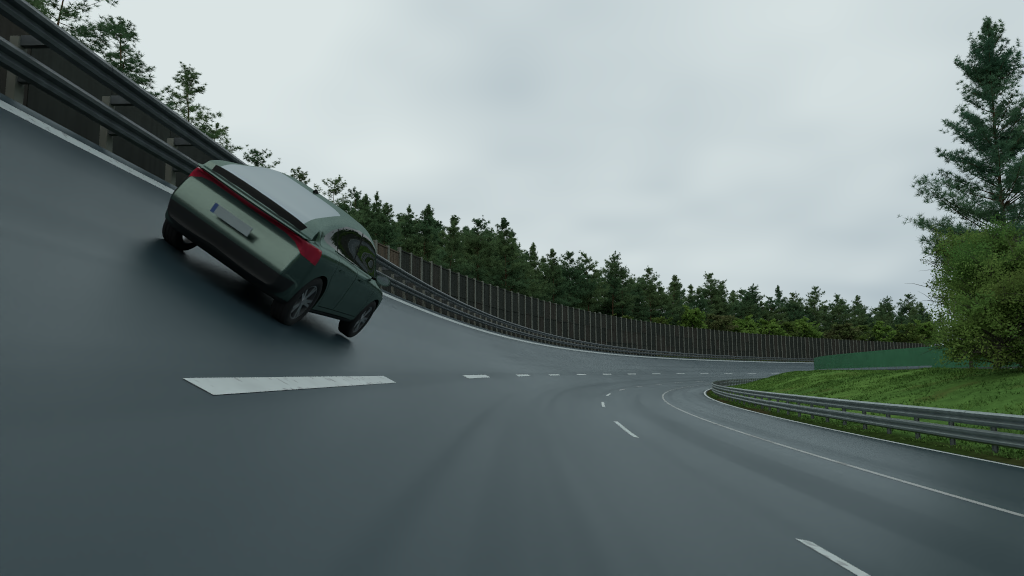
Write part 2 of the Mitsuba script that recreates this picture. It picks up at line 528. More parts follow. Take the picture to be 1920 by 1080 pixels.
# low boards added close behind the outer rail to keep its gaps dark
k_low = thing('board_fence', 'low dark boards added to darken the gaps of the outer guard rail', 'fence')
rl = random.Random(4)
s = -14.0
while s < 150:
    step = 2.0 if s < 60 else 6.0
    ztop = float(np.interp(s, [30, 60], [7.40, 6.72]))
    for z0, z1 in ((5.35, 5.98), (6.0, (6.0 + ztop) / 2 - 0.01), ((6.0 + ztop) / 2 + 0.01, ztop)):
        ax_, ay_ = xy(s, 10.05)
        bx_, by_ = xy(s + step, 10.05)
        pa, pb = np.array([float(ax_), float(ay_), 0]), np.array([float(bx_), float(by_), 0])
        d = (pb - pa) / np.linalg.norm(pb - pa)
        part(k_low, 'board', mikit.ply(box((pa + pb) / 2 + np.array([0, 0, (z0 + z1) / 2 + rl.uniform(-.01, .01)]), d, np.array([d[1], -d[0], 0]), np.array([0, 0, 1.0]), np.linalg.norm(pb - pa) / 2 - 0.01, 0.025, (z1 - z0) / 2), f'dark_timber_{rl.randrange(3)}'))
    s += step

# ------------------------------------------------------------------ green screen on the infield
k_green = thing('green_screen_fence', 'smooth green sheet fence on short posts on top of the grass slope', 'fence')
TP = np.array([44.7, 106.5])
DIRT = np.array([-0.387, -0.922])
RIGHT = np.array([0.922, -0.387])
GR = 112.0


def green_at(l):
    """l metres along the fence from its far left end towards the viewer"""
    a = l / GR
    p = TP + DIRT * GR * math.sin(a) + RIGHT * GR * (1 - math.cos(a))
    t = DIRT * math.cos(a) + RIGHT * math.sin(a)
    return p, t


def green_zb(l):
    return np.interp(l, [0, 30, 48, 62], [2.26, 2.28, 2.36, 2.4])


nb = 40
for k in range(nb):
    l0, l1 = k * 2.0, k * 2.0 + 2.0
    ms = []
    p0, t0 = green_at(l0)
    p1, t1 = green_at(l1)
    A, B = np.append(p0, 0), np.append(p1, 0)
    d = (B - A) / np.linalg.norm(B - A)
    nrm = np.array([-d[1], d[0], 0.0])
    up = np.array([0, 0, 1.0])
    zb = float(green_zb(l0 + 1))
    zl = 0.02 if k < 5 or k > 22 else 0.30
    m = box((A + B) / 2 + up * (zb + zl + (1.93 - zl) / 2), d, nrm, up, 1.0, 0.02, (1.93 - zl) / 2)
    part(k_green, 'panel', mikit.ply(m, 'green_sheet'))
    part(k_green, 'post', mikit.ply(box(A + up * (zb + 0.6) + nrm * 0.07, d, nrm, up, 0.05, 0.045, 1.2), 'zinc'))
    part(k_green, 'bottom_rail', mikit.ply(box((A + B) / 2 + up * (zb + 0.03) - nrm * 0.05, d, nrm, up, 1.0, 0.03, 0.055), 'dark_zinc'))

# ------------------------------------------------------------------ trees


def tube(points, radii, n=7):
    """a tapered tube along a polyline"""
    P = np.asarray(points, float)
    V, F = [], []
    for i, p in enumerate(P):
        t = P[min(i + 1, len(P) - 1)] - P[max(i - 1, 0)]
        t = t / max(np.linalg.norm(t), 1e-9)
        a = np.cross(t, [0.31, 0.87, 0.11])
        a /= np.linalg.norm(a)
        b = np.cross(t, a)
        for j in range(n):
            q = 2 * math.pi * j / n
            V.append(p + radii[i] * (math.cos(q) * a + math.sin(q) * b))
    for i in range(len(P) - 1):
        for j in range(n):
            a, b = i * n + j, i * n + (j + 1) % n
            F += [[a, b, b + n], [a, b + n, a + n]]
    return np.array(V), np.array(F)


def join(parts):
    V, F, k = [], [], 0
    for v, f in parts:
        V.append(v)
        F.append(f + k)
        k += len(v)
    return trimesh.Trimesh(np.vstack(V), np.vstack(F), process=False)


def tufts(rng, C, A, R, blades, width, spread=1.0):
    """bunches of thin blades: centres C, axes A (the way the twig grows), radius R each"""
    n = len(C)
    d = rng.normal(size=(n, blades, 3))
    d /= np.linalg.norm(d, axis=-1, keepdims=True)
    d = d * spread + A[:, None, :] * 0.75
    d /= np.linalg.norm(d, axis=-1, keepdims=True)
    L = R[:, None, None] * rng.uniform(0.55, 1.1, (n, blades, 1))
    side = np.cross(d, rng.normal(size=(n, blades, 3)))
    side /= np.linalg.norm(side, axis=-1, keepdims=True)
    base = C[:, None, :] + d * L * rng.uniform(0.0, 0.25, (n, blades, 1))
    w = width * rng.uniform(0.6, 1.3, (n, blades, 1))
    v = np.stack([base + side * w, base - side * w, base + d * L + rng.normal(size=(n, blades, 3)) * 0.03], 2).reshape(-1, 3)
    f = np.arange(len(v)).reshape(-1, 3)
    return v, f


def leaves(rng, C, size):
    n = len(C)
    a = rng.normal(size=(n, 3))
    a /= np.linalg.norm(a, axis=1, keepdims=True)
    b = np.cross(a, rng.normal(size=(n, 3)))
    b /= np.linalg.norm(b, axis=1, keepdims=True)
    s = size * rng.uniform(0.6, 1.4, (n, 1))
    v = np.stack([C - a * s, C + b * s * 0.55, C + a * s, C - b * s * 0.55], 1).reshape(-1, 3)
    q = np.arange(4 * n).reshape(-1, 4)
    return v, np.vstack([q[:, [0, 1, 2]], q[:, [0, 2, 3]]])


def make_pine(seed, H=22.0, base=0.45, width=3.2, conic=0.5, n_br=58, per=26, tuft=0.62, blades=17, bw=0.046, up=0.25, lean=0.0, gaps=0.25, fan=0.26):
    """trunk mesh and crown meshes (limbs, needles) of a pine of height H"""
    rng = np.random.default_rng(seed)
    bend = rng.normal(size=(2,)) * 0.35
    ts = np.linspace(0, 1, 14)
    axis = np.stack([bend[0] * np.sin(ts * 2.6) + lean * ts ** 2 * H, bend[1] * np.sin(ts * 3.3), ts * H * 0.985], 1)
    rad = 0.19 * (H / 22) * (1 - ts * 0.93) + 0.06 * np.exp(-ts * 18)
    tv, tf = tube(axis, rad, 9)
    limb, C, A, R = [], [], [], []
    z0 = base
    zs = np.sort(z0 + (0.985 - z0) * rng.uniform(0, 1, n_br) ** 0.85)
    sector = rng.uniform(0, 2 * math.pi)
    for i, t in enumerate(zs):
        f = (t - z0) / (1 - z0)
        r = width * ((1 - f) ** (0.38 + 0.5 * conic) * (0.55 + 0.45 * min(1, f / 0.22 + 0.25)) + 0.035)
        r *= rng.uniform(0.55, 1.2)
        if rng.uniform() < gaps * 0.5:
            r *= 0.45
        az = sector + i * 2.4 + rng.normal() * 0.5
        p0 = np.array([np.interp(t, ts, axis[:, k]) for k in range(3)])
        rise = up + 0.55 * f * f + rng.normal() * 0.14
        dirv = np.array([math.cos(az), math.sin(az), rise])
        dirv /= np.linalg.norm(dirv)
        droop = rng.uniform(-0.05, 0.20) * (1 - f)
        q = np.linspace(0, 1, 5)
        pts = p0 + dirv * r * q[:, None] + np.array([0, 0, 1.0]) * (-droop * r * q ** 2 + 0.14 * r * q ** 3)[:, None]
        limb.append(tube(pts, 0.055 * (1 - f * 0.6) * (1 - q * 0.8) * (H / 22), 4))
        n = max(4, int(per * (0.35 + 0.65 * r / width)))
        qq = rng.uniform(0.30 if f < 0.7 else 0.1, 1.04, n)
        c = np.stack([np.interp(qq, q, pts[:, k]) for k in range(3)], 1)
        side = np.array([-dirv[1], dirv[0], 0])
        sp = rng.normal(size=(n, 1)) * fan * r * (0.35 + 0.75 * qq[:, None]) * 0.8
        c = c + side * sp + np.array([0, 0, 1.0]) * (rng.normal(size=(n, 1)) * 0.16 + 0.10)
        ax = dirv * 0.6 + side * np.sign(sp) * 0.4 + np.array([0, 0, 0.7])
        C.append(c)
        A.append(ax / np.linalg.norm(ax, axis=1, keepdims=True))
        R.append(tuft * (1 - 0.55 * f * f) * rng.uniform(0.7, 1.25, n))
    n = 8
    C.append(axis[-1] + rng.normal(size=(n, 3)) * [0.06, 0.06, 0.3] - [0, 0, 0.2])
    A.append(np.tile([0, 0, 1.0], (n, 1)))
    R.append(np.full(n, tuft * 0.5))
    needles = tufts(rng, np.vstack(C), np.vstack(A), np.concatenate(R), blades, bw)
    return trimesh.Trimesh(tv, tf, process=False), join(limb), trimesh.Trimesh(*needles, process=False)


def make_leafy(seed, H, width, base=0.2, n_lobe=38, per=140, leaf=0.13, trunk_r=0.12):
    """trunk mesh, limbs and leaves of a broad-leaved tree"""
    rng = np.random.default_rng(seed)
    ts = np.linspace(0, 1, 9)
    bend = rng.normal(size=2) * 0.25
    axis = np.stack([bend[0] * np.sin(ts * 3), bend[1] * np.sin(ts * 2.5), ts * H * 0.9], 1)
    tr = tube(axis, trunk_r * (1 - ts * 0.85), 8)
    limb, C = [], []
    for i in range(n_lobe):
        t = base + (0.88 - base) * rng.uniform() ** 0.8
        f = (t - base) / (1 - base)
        p0 = np.array([np.interp(t, ts, axis[:, k]) for k in range(3)])
        az = i * 2.4 + rng.normal() * 0.4
        prof = (0.45 + 0.55 * math.sin(math.pi * min(1, f * 0.8 + 0.22)))
        r = width * prof * rng.uniform(0.55, 1.12)
        d = np.array([math.cos(az), math.sin(az), 0.35 + 0.9 * f + rng.normal() * 0.2])
        d /= np.linalg.norm(d)
        q = np.linspace(0, 1, 5)
        pts = p0 + d * r * q[:, None] - np.array([0, 0, 0.12 * r]) * (q ** 2)[:, None]
        limb.append(tube(pts, trunk_r * 0.35 * (1 - q * 0.88), 4))
        for _ in range(5):
            qa = rng.uniform(0.3, 0.9)
            pa = np.array([np.interp(qa, q, pts[:, k]) for k in range(3)])
            d2 = d + rng.normal(size=3) * 0.55
            d2 /= np.linalg.norm(d2)
            L = r * rng.uniform(0.25, 0.5)
            limb.append(tube(np.array([pa, pa + d2 * L * 0.5, pa + d2 * L - [0, 0, L * 0.12]]), trunk_r * 0.20 * np.array([1, .6, .2]), 3))
            n = per // 4
            c = pa + d2 * L * rng.uniform(0.1, 1.08, (n, 1)) + rng.normal(size=(n, 3)) * (0.10 * L + 0.05)
            C.append(c)
        n = per // 4
        qq = rng.uniform(0.25, 1.06, n)
        c = np.stack([np.interp(qq, q, pts[:, k]) for k in range(3)], 1) + rng.normal(size=(n, 3)) * (0.10 * r + 0.05)
        C.append(c)
    C = np.vstack(C)
    C = C[_vnoise(C * 1.15 / max(0.6, width / 3.2), seed) + rng.uniform(-0.12, 0.12, len(C)) > 0.40]
    if leaf < 0.1:      # no leaf without its twig's other leaves
        C = C[cKDTree(C).query_ball_point(C, 0.11 * width, return_length=True) > 12]
    return trimesh.Trimesh(*tr, process=False), join(limb), trimesh.Trimesh(*leaves(rng, C, leaf), process=False)


def register(name, mesh_limb, mesh_leaf, limb_mat, leaf_mat):
    scene[name] = {'type': 'shapegroup', 'limbs': mikit.ply(mesh_limb, limb_mat, smooth=True), 'foliage': mikit.ply(mesh_leaf, leaf_mat)}


PINES = {}
_specs = [dict(base=0.42, width=4.4, conic=0.30, n_br=62), dict(base=0.30, width=4.3, conic=0.85, n_br=76), dict(base=0.36, width=4.5, conic=0.65, n_br=72),
          dict(base=0.50, width=4.8, conic=0.15, n_br=54, gaps=0.5), dict(base=0.25, width=4.0, conic=1.0, n_br=80, up=0.12), dict(base=0.45, width=4.0, conic=0.35, n_br=56, lean=0.045, gaps=0.5),
          dict(base=0.18, width=4.6, conic=0.7, n_br=86)]
for i, sp in enumerate(_specs):
    t, l, nd = make_pine(100 + i, **sp)
    register(f'pine_kind_{i}', l, nd, 'pine_bark', 'needles')
    PINES[i] = mikit.ply(t, 'pine_bark', smooth=True)
for i, sp in ((7, dict(base=0.40, width=4.4, conic=0.25, n_br=58, gaps=0.55)), (8, dict(base=0.34, width=4.2, conic=0.55, n_br=64, gaps=0.35))):
    t, l, nd = make_pine(100 + i, per=46, tuft=0.36, blades=26, bw=0.016, up=0.16, fan=0.20, **sp)
    register(f'pine_kind_{i}', l, nd, 'pine_bark', 'needles')
    PINES[i] = mikit.ply(t, 'pine_bark', smooth=True)
BIRCH = {}
for i, (mat, W) in enumerate((('fresh_leaf', 2.6), ('olive_leaf', 2.9), ('brown_leaf', 3.0), ('fresh_leaf', 2.2))):
    t, l, lf = make_leafy(300 + i, 10.0, W, base=0.12, n_lobe=46, per=110, leaf=0.19)
    register(f'birch_kind_{i}', l, lf, 'grey_bark', mat)
    BIRCH[i] = mikit.ply(t, 'grey_bark', smooth=True)


def place_tree(name, group_key, trunk, x, y, z, scale, wide, rot, label, cat, group=None):
    k = thing(name, label, cat, group)
    M = T().translate([x, y, z]).rotate([0, 0, 1], rot).scale([scale * wide, scale * wide, scale])
    part(k, 'trunk', {**trunk, 'to_world': M})
    part(k, 'crown', {'type': 'instance', 'shapegroup': {'type': 'ref', 'id': group_key}, 'to_world': M})
    return k


def tree_at(px, py, u, kind, label, wide=1.0, rot=0.0, name='pine_tree', group=None, cat='tree'):
    s = along(px, u)
    for _ in range(3):                       # the lean of uprights in the tilted view
        x, y = xy(s, u)
        z0 = float(bank_z(s, u))
        top = backproject(px, py, float(y))
        c, sn = math.cos(PITCH), math.sin(PITCH)
        zc = top[2] - CAMZ
        col = 960 + (px - 960) * (float(y) * c + zc * sn) / (float(y) * c) * 1.0
        s = along(col, u)
    H = top[2] - z0
    if name == 'birch_tree':
        return place_tree(name, f'birch_kind_{kind}', BIRCH[kind], float(x), float(y), z0 - 0.1, H / 9.6, wide, rot, label, cat, group)
    return place_tree(name, f'pine_kind_{kind}', PINES[kind], float(x), float(y), z0 - 0.1, H / 22.0, wide, rot, label, cat, group)


SKYLINE = [
    (40, -150, 21, 8, 1.35, 'tall dark pine rising out of the frame at the far left above the guard rail'),
    (135, -70, 24, 7, 1.4, 'broad pine cut by the top edge of the picture above the left guard rail'),
    (222, 28, 25, 8, 1.45, 'pine with a side branch reaching right, left of the open crowned pine'),
    (362, 128, 27, 7, 1.6, 'lone pine with an open airy crown standing against the sky above the guard rail'),
    (425, 228, 30, 8, 1.35, 'low dark pine top beside the airy pine, just above the guard rail'),
    (488, 276, 34, 7, 1.25, 'small pine top peeping over the rear window of the car'),
    (562, 306, 36, 8, 1.3, 'small ragged pine top above the middle of the car roof'),
    (632, 332, 34, 7, 1.35, 'round headed pine just above the front of the car roof'),
    (665, 345, 38, 8, 1.2, 'second round headed pine right above the end of the car roof'),
    (690, 362, 33, 1, 1.0, 'pointed conifer nearest to the right of the car roof'),
    (708, 358, 38, 4, 0.9, 'slim spire of a conifer, second to the right of the car roof'),
    (726, 380, 31, 2, 1.0, 'spreading conifer with a pale gap at its foot near the wall end'),
    (768, 383, 36, 4, 1.0, 'narrow spired conifer left of the fuller pointed one above the wall'),
    (806, 382, 33, 1, 1.15, 'full pointed conifer, tallest over the near end of the wall'),
    (853, 404, 35, 2, 1.0, 'dark conifer between the full pointed one and two airy pines'),
    (900, 410, 34, 0, 1.0, 'airy pine, left one of a pair with bright gaps below'),
    (944, 410, 33, 2, 1.05, 'tall dense pine at the step where the tree line drops'),
    (962, 432, 37, 6, 0.9, 'dark shoulder of a pine right below the tree line step'),
    (1001, 455, 38, 1, 0.9, 'small pointed pine right of the tree line step'),
    (1034, 468, 36, 2, 0.9, 'slight pine with a tilted tip left of two bushy tops'),
    (1066, 474, 38, 0, 1.0, 'bushy flat topped pine, left of a pair above the wall'),
    (1096, 476, 36, 3, 1.0, 'bushy flat topped pine, right of a pair above the wall'),
    (1146, 470, 35, 5, 0.85, 'crooked pine leaning right with a lone tuft against the sky'),
    (1168, 508, 34, 3, 1.0, 'low pine below the crooked leaning one'),
    (1214, 504, 38, 0, 1.05, 'rounded double topped pine right of the crooked one'),
    (1264, 518, 38, 2, 1.05, 'broad pine with a tiny spike on its crown'),
    (1326, 515, 42, 0, 1.0, 'pine with two small bulging tops over the middle of the wall'),
    (1352, 530, 39, 3, 1.0, 'sloping pine right beside the one with two bulging tops'),
    (1403, 533, 42, 5, 1.0, 'pine with a knobbly narrow top left of the thin poled one'),
    (1456, 538, 43, 1, 0.9, 'pine with a thin pole like top above the far wall'),
    (1484, 552, 41, 0, 1.0, 'level topped pine beside the thin poled one'),
    (1522, 542, 44, 3, 1.1, 'wide pine with a small turret top above the left end of the green fence'),
    (1564, 556, 43, 0, 1.05, 'flat topped far pine above the middle of the green fence'),
    (1602, 558, 45, 2, 1.0, 'dark far pine with a peaked top over the green fence'),
    (1652, 558, 44, 5, 1.0, 'far pine with a ragged double peak over the green fence'),
    (1698, 556, 45, 0, 1.1, 'last far pine before the leafy tree at the right'),
]
rr = random.Random(5)
for px, py, u, kind, wide, lab in SKYLINE:
    tree_at(px, py, u, kind, lab, wide * rr.uniform(0.95, 1.08), rr.uniform(0, 360))
# the rows behind and between, which fill the wood below the skyline
FILL = [('dense dark pine filling the wood over the near end of the timber wall', 'pines filling the wood over the near end of the wall'),
        ('dense dark pine filling the wood over the middle of the timber wall', 'pines filling the wood over the middle of the wall'),
        ('dense dark pine filling the far wood behind the row of birches', 'pines filling the far wood behind the birches')]
px = 640
while px < 1760:
    line = np.interp(px, [640, 700, 810, 950, 1000, 1150, 1260, 1330, 1520, 1700], [360, 385, 405, 435, 478, 505, 528, 535, 562, 572])
    for j in range(2):
        tree_at(px + rr.uniform(-8, 8), line + rr.uniform(0, 20) + 9 * j, rr.uniform(36, 44) if j else rr.uniform(46, 66), rr.choice([0, 2, 6, 3, 6, 2]),
                FILL[int(px > 1000) + int(px > 1380)][0], rr.uniform(1.1, 1.4), rr.uniform(0, 360), group=FILL[int(px > 1000) + int(px > 1380)][1])
    px += np.interp(px, [640, 1000, 1400, 1760], [24, 21, 17, 15])

BIRCHES = [(1165, 592, 1, 0.9, 'small olive birch first above the wall, left of all bright birches'), (1236, 596, 1, 1.0, 'dull olive birch just left of the brightest leafy crown'),
           (1296, 578, 0, 0.8, 'bright yellow green birch crown, first bright one from the left over the wall'), (1340, 592, 2, 1.2, 'brownish leafy tree between two bright green birches'),
           (1386, 598, 0, 1.2, 'wide bright green birch crown right of the brownish tree'), (1436, 600, 3, 1.3, 'rounded bright green birch crown in the middle of the row'),
           (1468, 606, 1, 1.0, 'muted green birch left of the pale round crown'), (1502, 602, 0, 1.15, 'pale lime green round birch crown above the left end of the green fence'),
           (1570, 612, 2, 1.4, 'brown green shrubby tree above the green fence'), (1600, 614, 1, 1.2, 'olive birch above the middle of the green fence'),
           (1644, 606, 3, 1.0, 'pointed lime green birch above the right of the green fence'), (1690, 612, 1, 1.2, 'olive birch beside the leafy tree at the right'), (1728, 608, 0, 1.0, 'fresh green birch half behind the leafy tree at the right')]
for px, py, kind, wide, lab in BIRCHES:
    tree_at(px, py - 6, 30.5, kind, lab, wide * 1.3, rr.uniform(0, 360), name='birch_tree')
# the tall pine at the right and the leafy trees at its foot
def hero(px_base, D):
    p = backproject(px_base, 700, D)
    return p[0], D


hx, hy = hero(1914, 47.0)
top = backproject(1862, 38, hy)
HZ = 2.6
hH = float(top[2] - HZ)
t, l, nd = make_pine(777, H=hH, base=0.16, width=6.5, conic=0.80, n_br=170, per=105, tuft=0.36, blades=16, bw=0.017, up=0.42, gaps=0.3, fan=0.15)
k = thing('pine_tree', 'tall blue green conifer towering at the right edge of the picture', 'tree')
M = T().translate([hx, hy, HZ])
part(k, 'trunk', mikit.ply(t, 'pine_bark', smooth=True, to_world=M))
part(k, 'limbs', mikit.ply(l, 'pine_bark', smooth=True, to_world=M))
part(k, 'crown', mikit.ply(nd, 'blue_needles', to_world=M))
LEAFY = [(1850, 430, 39.0, 3.7, 'hedge_leaf', 0.10, 100, 420, 'tall leafy tree with fresh green foliage left of the conifer trunk'),
         (1900, 500, 35.0, 4.2, 'hedge_leaf', 0.04, 90, 420, 'leafy tree in front of the conifer trunk at the right edge'),
         (1800, 430, 46.0, 3.5, 'olive_leaf', 0.35, 50, 200, 'thin loose tree whose airy twigs reach left against the sky'),
         (1858, 590, 32.0, 2.6, 'hedge_leaf', 0.02, 64, 330, 'low bushy tree right of the end of the green fence'),
         (1965, 560, 31.0, 3.6, 'olive_leaf', 0.02, 70, 330, 'darker bushy tree cut by the right edge of the picture')]
for i, (px, py, D, W, mat, base, nl, per, lab) in enumerate(LEAFY):
    p = backproject(px, 700, D)
    tp = backproject(px, py, D)
    H = float(tp[2] - 2.4)
    t, l, lf = make_leafy(500 + i, H / 0.98, W, base=base, n_lobe=nl, per=per, leaf=0.062, trunk_r=0.11)
    k = thing('leafy_tree', lab, 'tree')
    M = T().translate([float(tp[0]), D, 2.35])
    part(k, 'trunk', mikit.ply(t, 'grey_bark', smooth=True, to_world=M))
    part(k, 'limbs', mikit.ply(l, 'grey_bark', smooth=True, to_world=M))
    part(k, 'crown', mikit.ply(lf, mat, to_world=M))

# grass standing on the slope
rng = np.random.default_rng(3)
n = 90000
s = rng.uniform(2, 120, n * 2)
u = -8.75 - rng.uniform(0, 1, n * 2) ** 1.3 * 24
x, y = xy(s, u)
clump = _vnoise(np.stack([x * 0.9, y * 0.9, 0 * x], -1), 21)
keep = clump + rng.uniform(-0.3, 0.3, n * 2) > 0.45
s, u, x, y, clump = s[keep], u[keep], x[keep], y[keep], clump[keep]
z = infield_z(s, u) - 0.02
n = len(s)
hgt = (0.05 + 0.13 * clump * rng.uniform(0.4, 1.2, n)) * np.where(u > -9.3, 0.6, 1.0)
az = rng.uniform(0, 2 * np.pi, n)
wv = np.stack([np.cos(az), np.sin(az), 0 * az], 1) * (0.02 + 0.0005 * y)[:, None]
o = np.stack([x, y, z], 1)
tip = o + np.stack([rng.normal(size=n) * 0.06, rng.normal(size=n) * 0.06, hgt], 1)
v = np.stack([o - wv, o + wv, tip], 1).reshape(-1, 3)
scene['grass'] = mikit.ply(trimesh.Trimesh(v, np.arange(len(v)).reshape(-1, 3), process=False), 'grass_blade')
labels['grass'] = {'label': 'rough tufted grass on the slope behind the inner guard rail', 'category': 'grass', 'kind': 'stuff'}

# ------------------------------------------------------------------ the car


def interp_smooth(xs, ys):
    return PchipInterpolator(xs, ys)


CAR_L0, CAR_L1 = -2.28, 2.28
c_bot = interp_smooth([-2.28, -2.0, -1.5, 1.5, 2.0, 2.28], [0.34, 0.27, 0.20, 0.20, 0.24, 0.30])
c_w = interp_smooth([-2.28, -2.1, -1.8, -1.3, -0.4, 0.6, 1.4, 1.85, 2.1, 2.28], [0.80, 0.865, 0.92, 0.945, 0.925, 0.92, 0.935, 0.90, 0.82, 0.64])
c_belt = interp_smooth([-2.28, -1.7, -1.2, 0.0, 1.0, 1.6, 2.28], [0.99, 1.02, 1.03, 0.99, 0.95, 0.88, 0.70])
c_top = interp_smooth([-2.28, -2.19, -2.10, -2.02, -1.5, -0.95, -0.45, 0.1, 0.55, 1.15, 1.3, 1.8, 2.15, 2.28], [1.02, 1.03, 1.045, 1.125, 1.345, 1.50, 1.55, 1.55, 1.47, 1.09, 1.04, 0.96, 0.84, 0.74])
c_roofw = interp_smooth([-2.28, -2.05, -1.5, -0.8, 0.2, 0.9, 1.3, 2.28], [0.74, 0.72, 0.60, 0.58, 0.60, 0.66, 0.72, 0.55])


def section(x):
    w, b, zb, zt, rw = float(c_w(x)), float(c_bot(x)), float(c_belt(x)), float(c_top(x)), float(c_roofw(x))
    zt = max(zt, zb + 0.03)
    cab = zt - zb
    edge = zb + cab * 0.80
    pts = [(0, b), (w * 0.55, b), (w * 0.86, b + 0.01), (w * 0.965, b + 0.075), (w * 0.985, b + 0.20), (w * 1.0, 0.62), (w * 1.0, zb - 0.16), (w * 0.985, zb - 0.07),
           (w * 0.94, zb - 0.012), (max(rw + 0.16, w * 0.86) if cab > 0.2 else w * 0.86, zb + 0.02 * min(1, cab / 0.2)), (rw + 0.055, edge), (rw - 0.03, zb + cab * 0.92), (rw * 0.70, zb + cab * 0.985), (rw * 0.35, zt), (0, zt)]
    P = np.array(pts)
    d = np.concatenate([[0], np.cumsum(np.sqrt(np.linalg.norm(np.diff(P, axis=0), axis=1) + 1e-6))])
    t = np.linspace(0, d[-1], 72)
    return np.stack([PchipInterpolator(d, P[:, 0])(t), PchipInterpolator(d, P[:, 1])(t)], 1)


def car_shell(grow=0.0):
    xs = np.unique(np.concatenate([np.linspace(CAR_L0 + 0.06, -1.7, 26), np.linspace(-1.7, 1.7, 60), np.linspace(1.7, CAR_L1 - 0.06, 22)]))
    rings, X = [], []
    def add(x, inset, xo):
        h = section(x)
        full = np.vstack([h, np.stack([-h[::-1, 0], h[::-1, 1]], 1)[1:-1]])
        if inset > 0:
            c = np.array([0, 0.62])
            full = c + (full - c) * (1 - inset / np.maximum(np.linalg.norm(full - c, axis=1, keepdims=True), 0.15))
        rings.append(full)
        X.append(np.full(len(full), xo))
    for a in np.linspace(0, 1, 6)[:-1]:
        add(xs[0], 0.06 * (1 - math.sin(a * math.pi / 2)) , xs[0] - 0.06 * math.cos(a * math.pi / 2))
    for x in xs:
        add(x, 0, x)
    for a in np.linspace(0, 1, 6)[1:]:
        add(xs[-1], 0.06 * (1 - math.cos(a * math.pi / 2)), xs[-1] + 0.06 * math.sin(a * math.pi / 2))
    n = len(rings[0])
    v = np.vstack([np.stack([x, r[:, 0], r[:, 1]], 1) for x, r in zip(X, rings)])
    F = []
    for k in range(len(rings) - 1):
        for j in range(n):
            a, b, c, d = k * n + j, k * n + (j + 1) % n, (k + 1) * n + (j + 1) % n, (k + 1) * n + j
            F += [[a, b, c], [a, c, d]]
    # end caps: strips across the symmetric ring
    for base in (0, (len(rings) - 1) * n):
        fl = []
        for j in range(n // 2):
            a, b = base + j, base + j + 1
            c, d = base + (n - j) % n, base + (n - j - 1) % n
            for tri in ([a, b, c], [b, d, c]):
                if len(set(tri)) == 3:
                    fl.append(tri)
        F += fl if base else [t[::-1] for t in fl]
    # sculpt the tail and the nose: crowned in plan, tucked in side view
    x, y, z = v[:, 0].copy(), v[:, 1], v[:, 2]
    rear = smooth01(-1.75, -2.3, x)
    tuck = PchipInterpolator([0.15, 0.30, 0.44, 0.57, 0.72, 0.88, 0.96, 1.02, 1.12, 1.7], [0.22, 0.14, 0.05, 0.0, 0.028, 0.075, 0.06, 0.015, 0.0, 0.0])(np.clip(z, 0.15, 1.7))
    x += rear * (0.24 * np.abs(y / 0.9) ** 2.3 + tuck)
    front = smooth01(1.6, 2.3, v[:, 0])
    x -= front * (0.22 * np.abs(y / 0.9) ** 2.2 + np.interp(z, [0.2, 0.45, 0.7, 0.9], [0.12, 0.0, 0.02, 0.10]))
    v[:, 0] = x
    m = trimesh.Trimesh(v, F, process=False)
    m.merge_vertices()
    m.update_faces(m.nondegenerate_faces())
    m.fix_normals()
    if grow:
        m.vertices = m.vertices + m.vertex_normals * grow
    return m3.Manifold(m3.Mesh(np.asarray(m.vertices, np.float32), np.asarray(m.faces, np.uint32)))


def extrude(poly, lo, hi, axis):
    """polygon of (a, b) extruded along axis 'x' (poly in y, z), 'y' (poly in x, z) or 'z' (poly in x, y)"""
    p = np.asarray(poly, float)
    if ((p[:, 0] * np.roll(p[:, 1], -1)) - (np.roll(p[:, 0], -1) * p[:, 1])).sum() < 0:
        p = p[::-1]
    m = m3.CrossSection([p]).extrude(hi - lo).translate([0, 0, lo])
    if axis == 'z':
        return m
    if axis == 'y':          # (a, b, c) -> (a, c, b), mirrored: keep handedness
        return m.mirror([0, 1, 0]).rotate([90, 0, 0]).mirror([0, 0, 1]) if False else m.transform([[1, 0, 0, 0], [0, 0, -1, 0], [0, 1, 0, 0]]).mirror([0, 1, 0])
    return m.transform([[0, 0, 1, 0], [1, 0, 0, 0], [0, 1, 0, 0]])


def outline(poly, width, lo, hi, axis):
    p = np.asarray(poly, float)
    if ((p[:, 0] * np.roll(p[:, 1], -1)) - (np.roll(p[:, 0], -1) * p[:, 1])).sum() < 0:
        p = p[::-1]
    cs = m3.CrossSection([p])
    ring = cs.offset(width / 2, m3.JoinType.Round) - cs.offset(-width / 2, m3.JoinType.Round)
    m = ring.extrude(hi - lo).translate([0, 0, lo])
    if axis == 'z':
        return m
    if axis == 'y':
        return m.transform([[1, 0, 0, 0], [0, 0, -1, 0], [0, 1, 0, 0]]).mirror([0, 1, 0])
    return m.transform([[0, 0, 1, 0], [1, 0, 0, 0], [0, 1, 0, 0]])


def round_poly(p, r):
    p = np.asarray(p, float)
    if ((p[:, 0] * np.roll(p[:, 1], -1)) - (np.roll(p[:, 0], -1) * p[:, 1])).sum() < 0:
        p = p[::-1]
    return np.array(m3.CrossSection([p]).offset(-r, m3.JoinType.Round).offset(r, m3.JoinType.Round, circular_segments=24).to_polygons()[0])


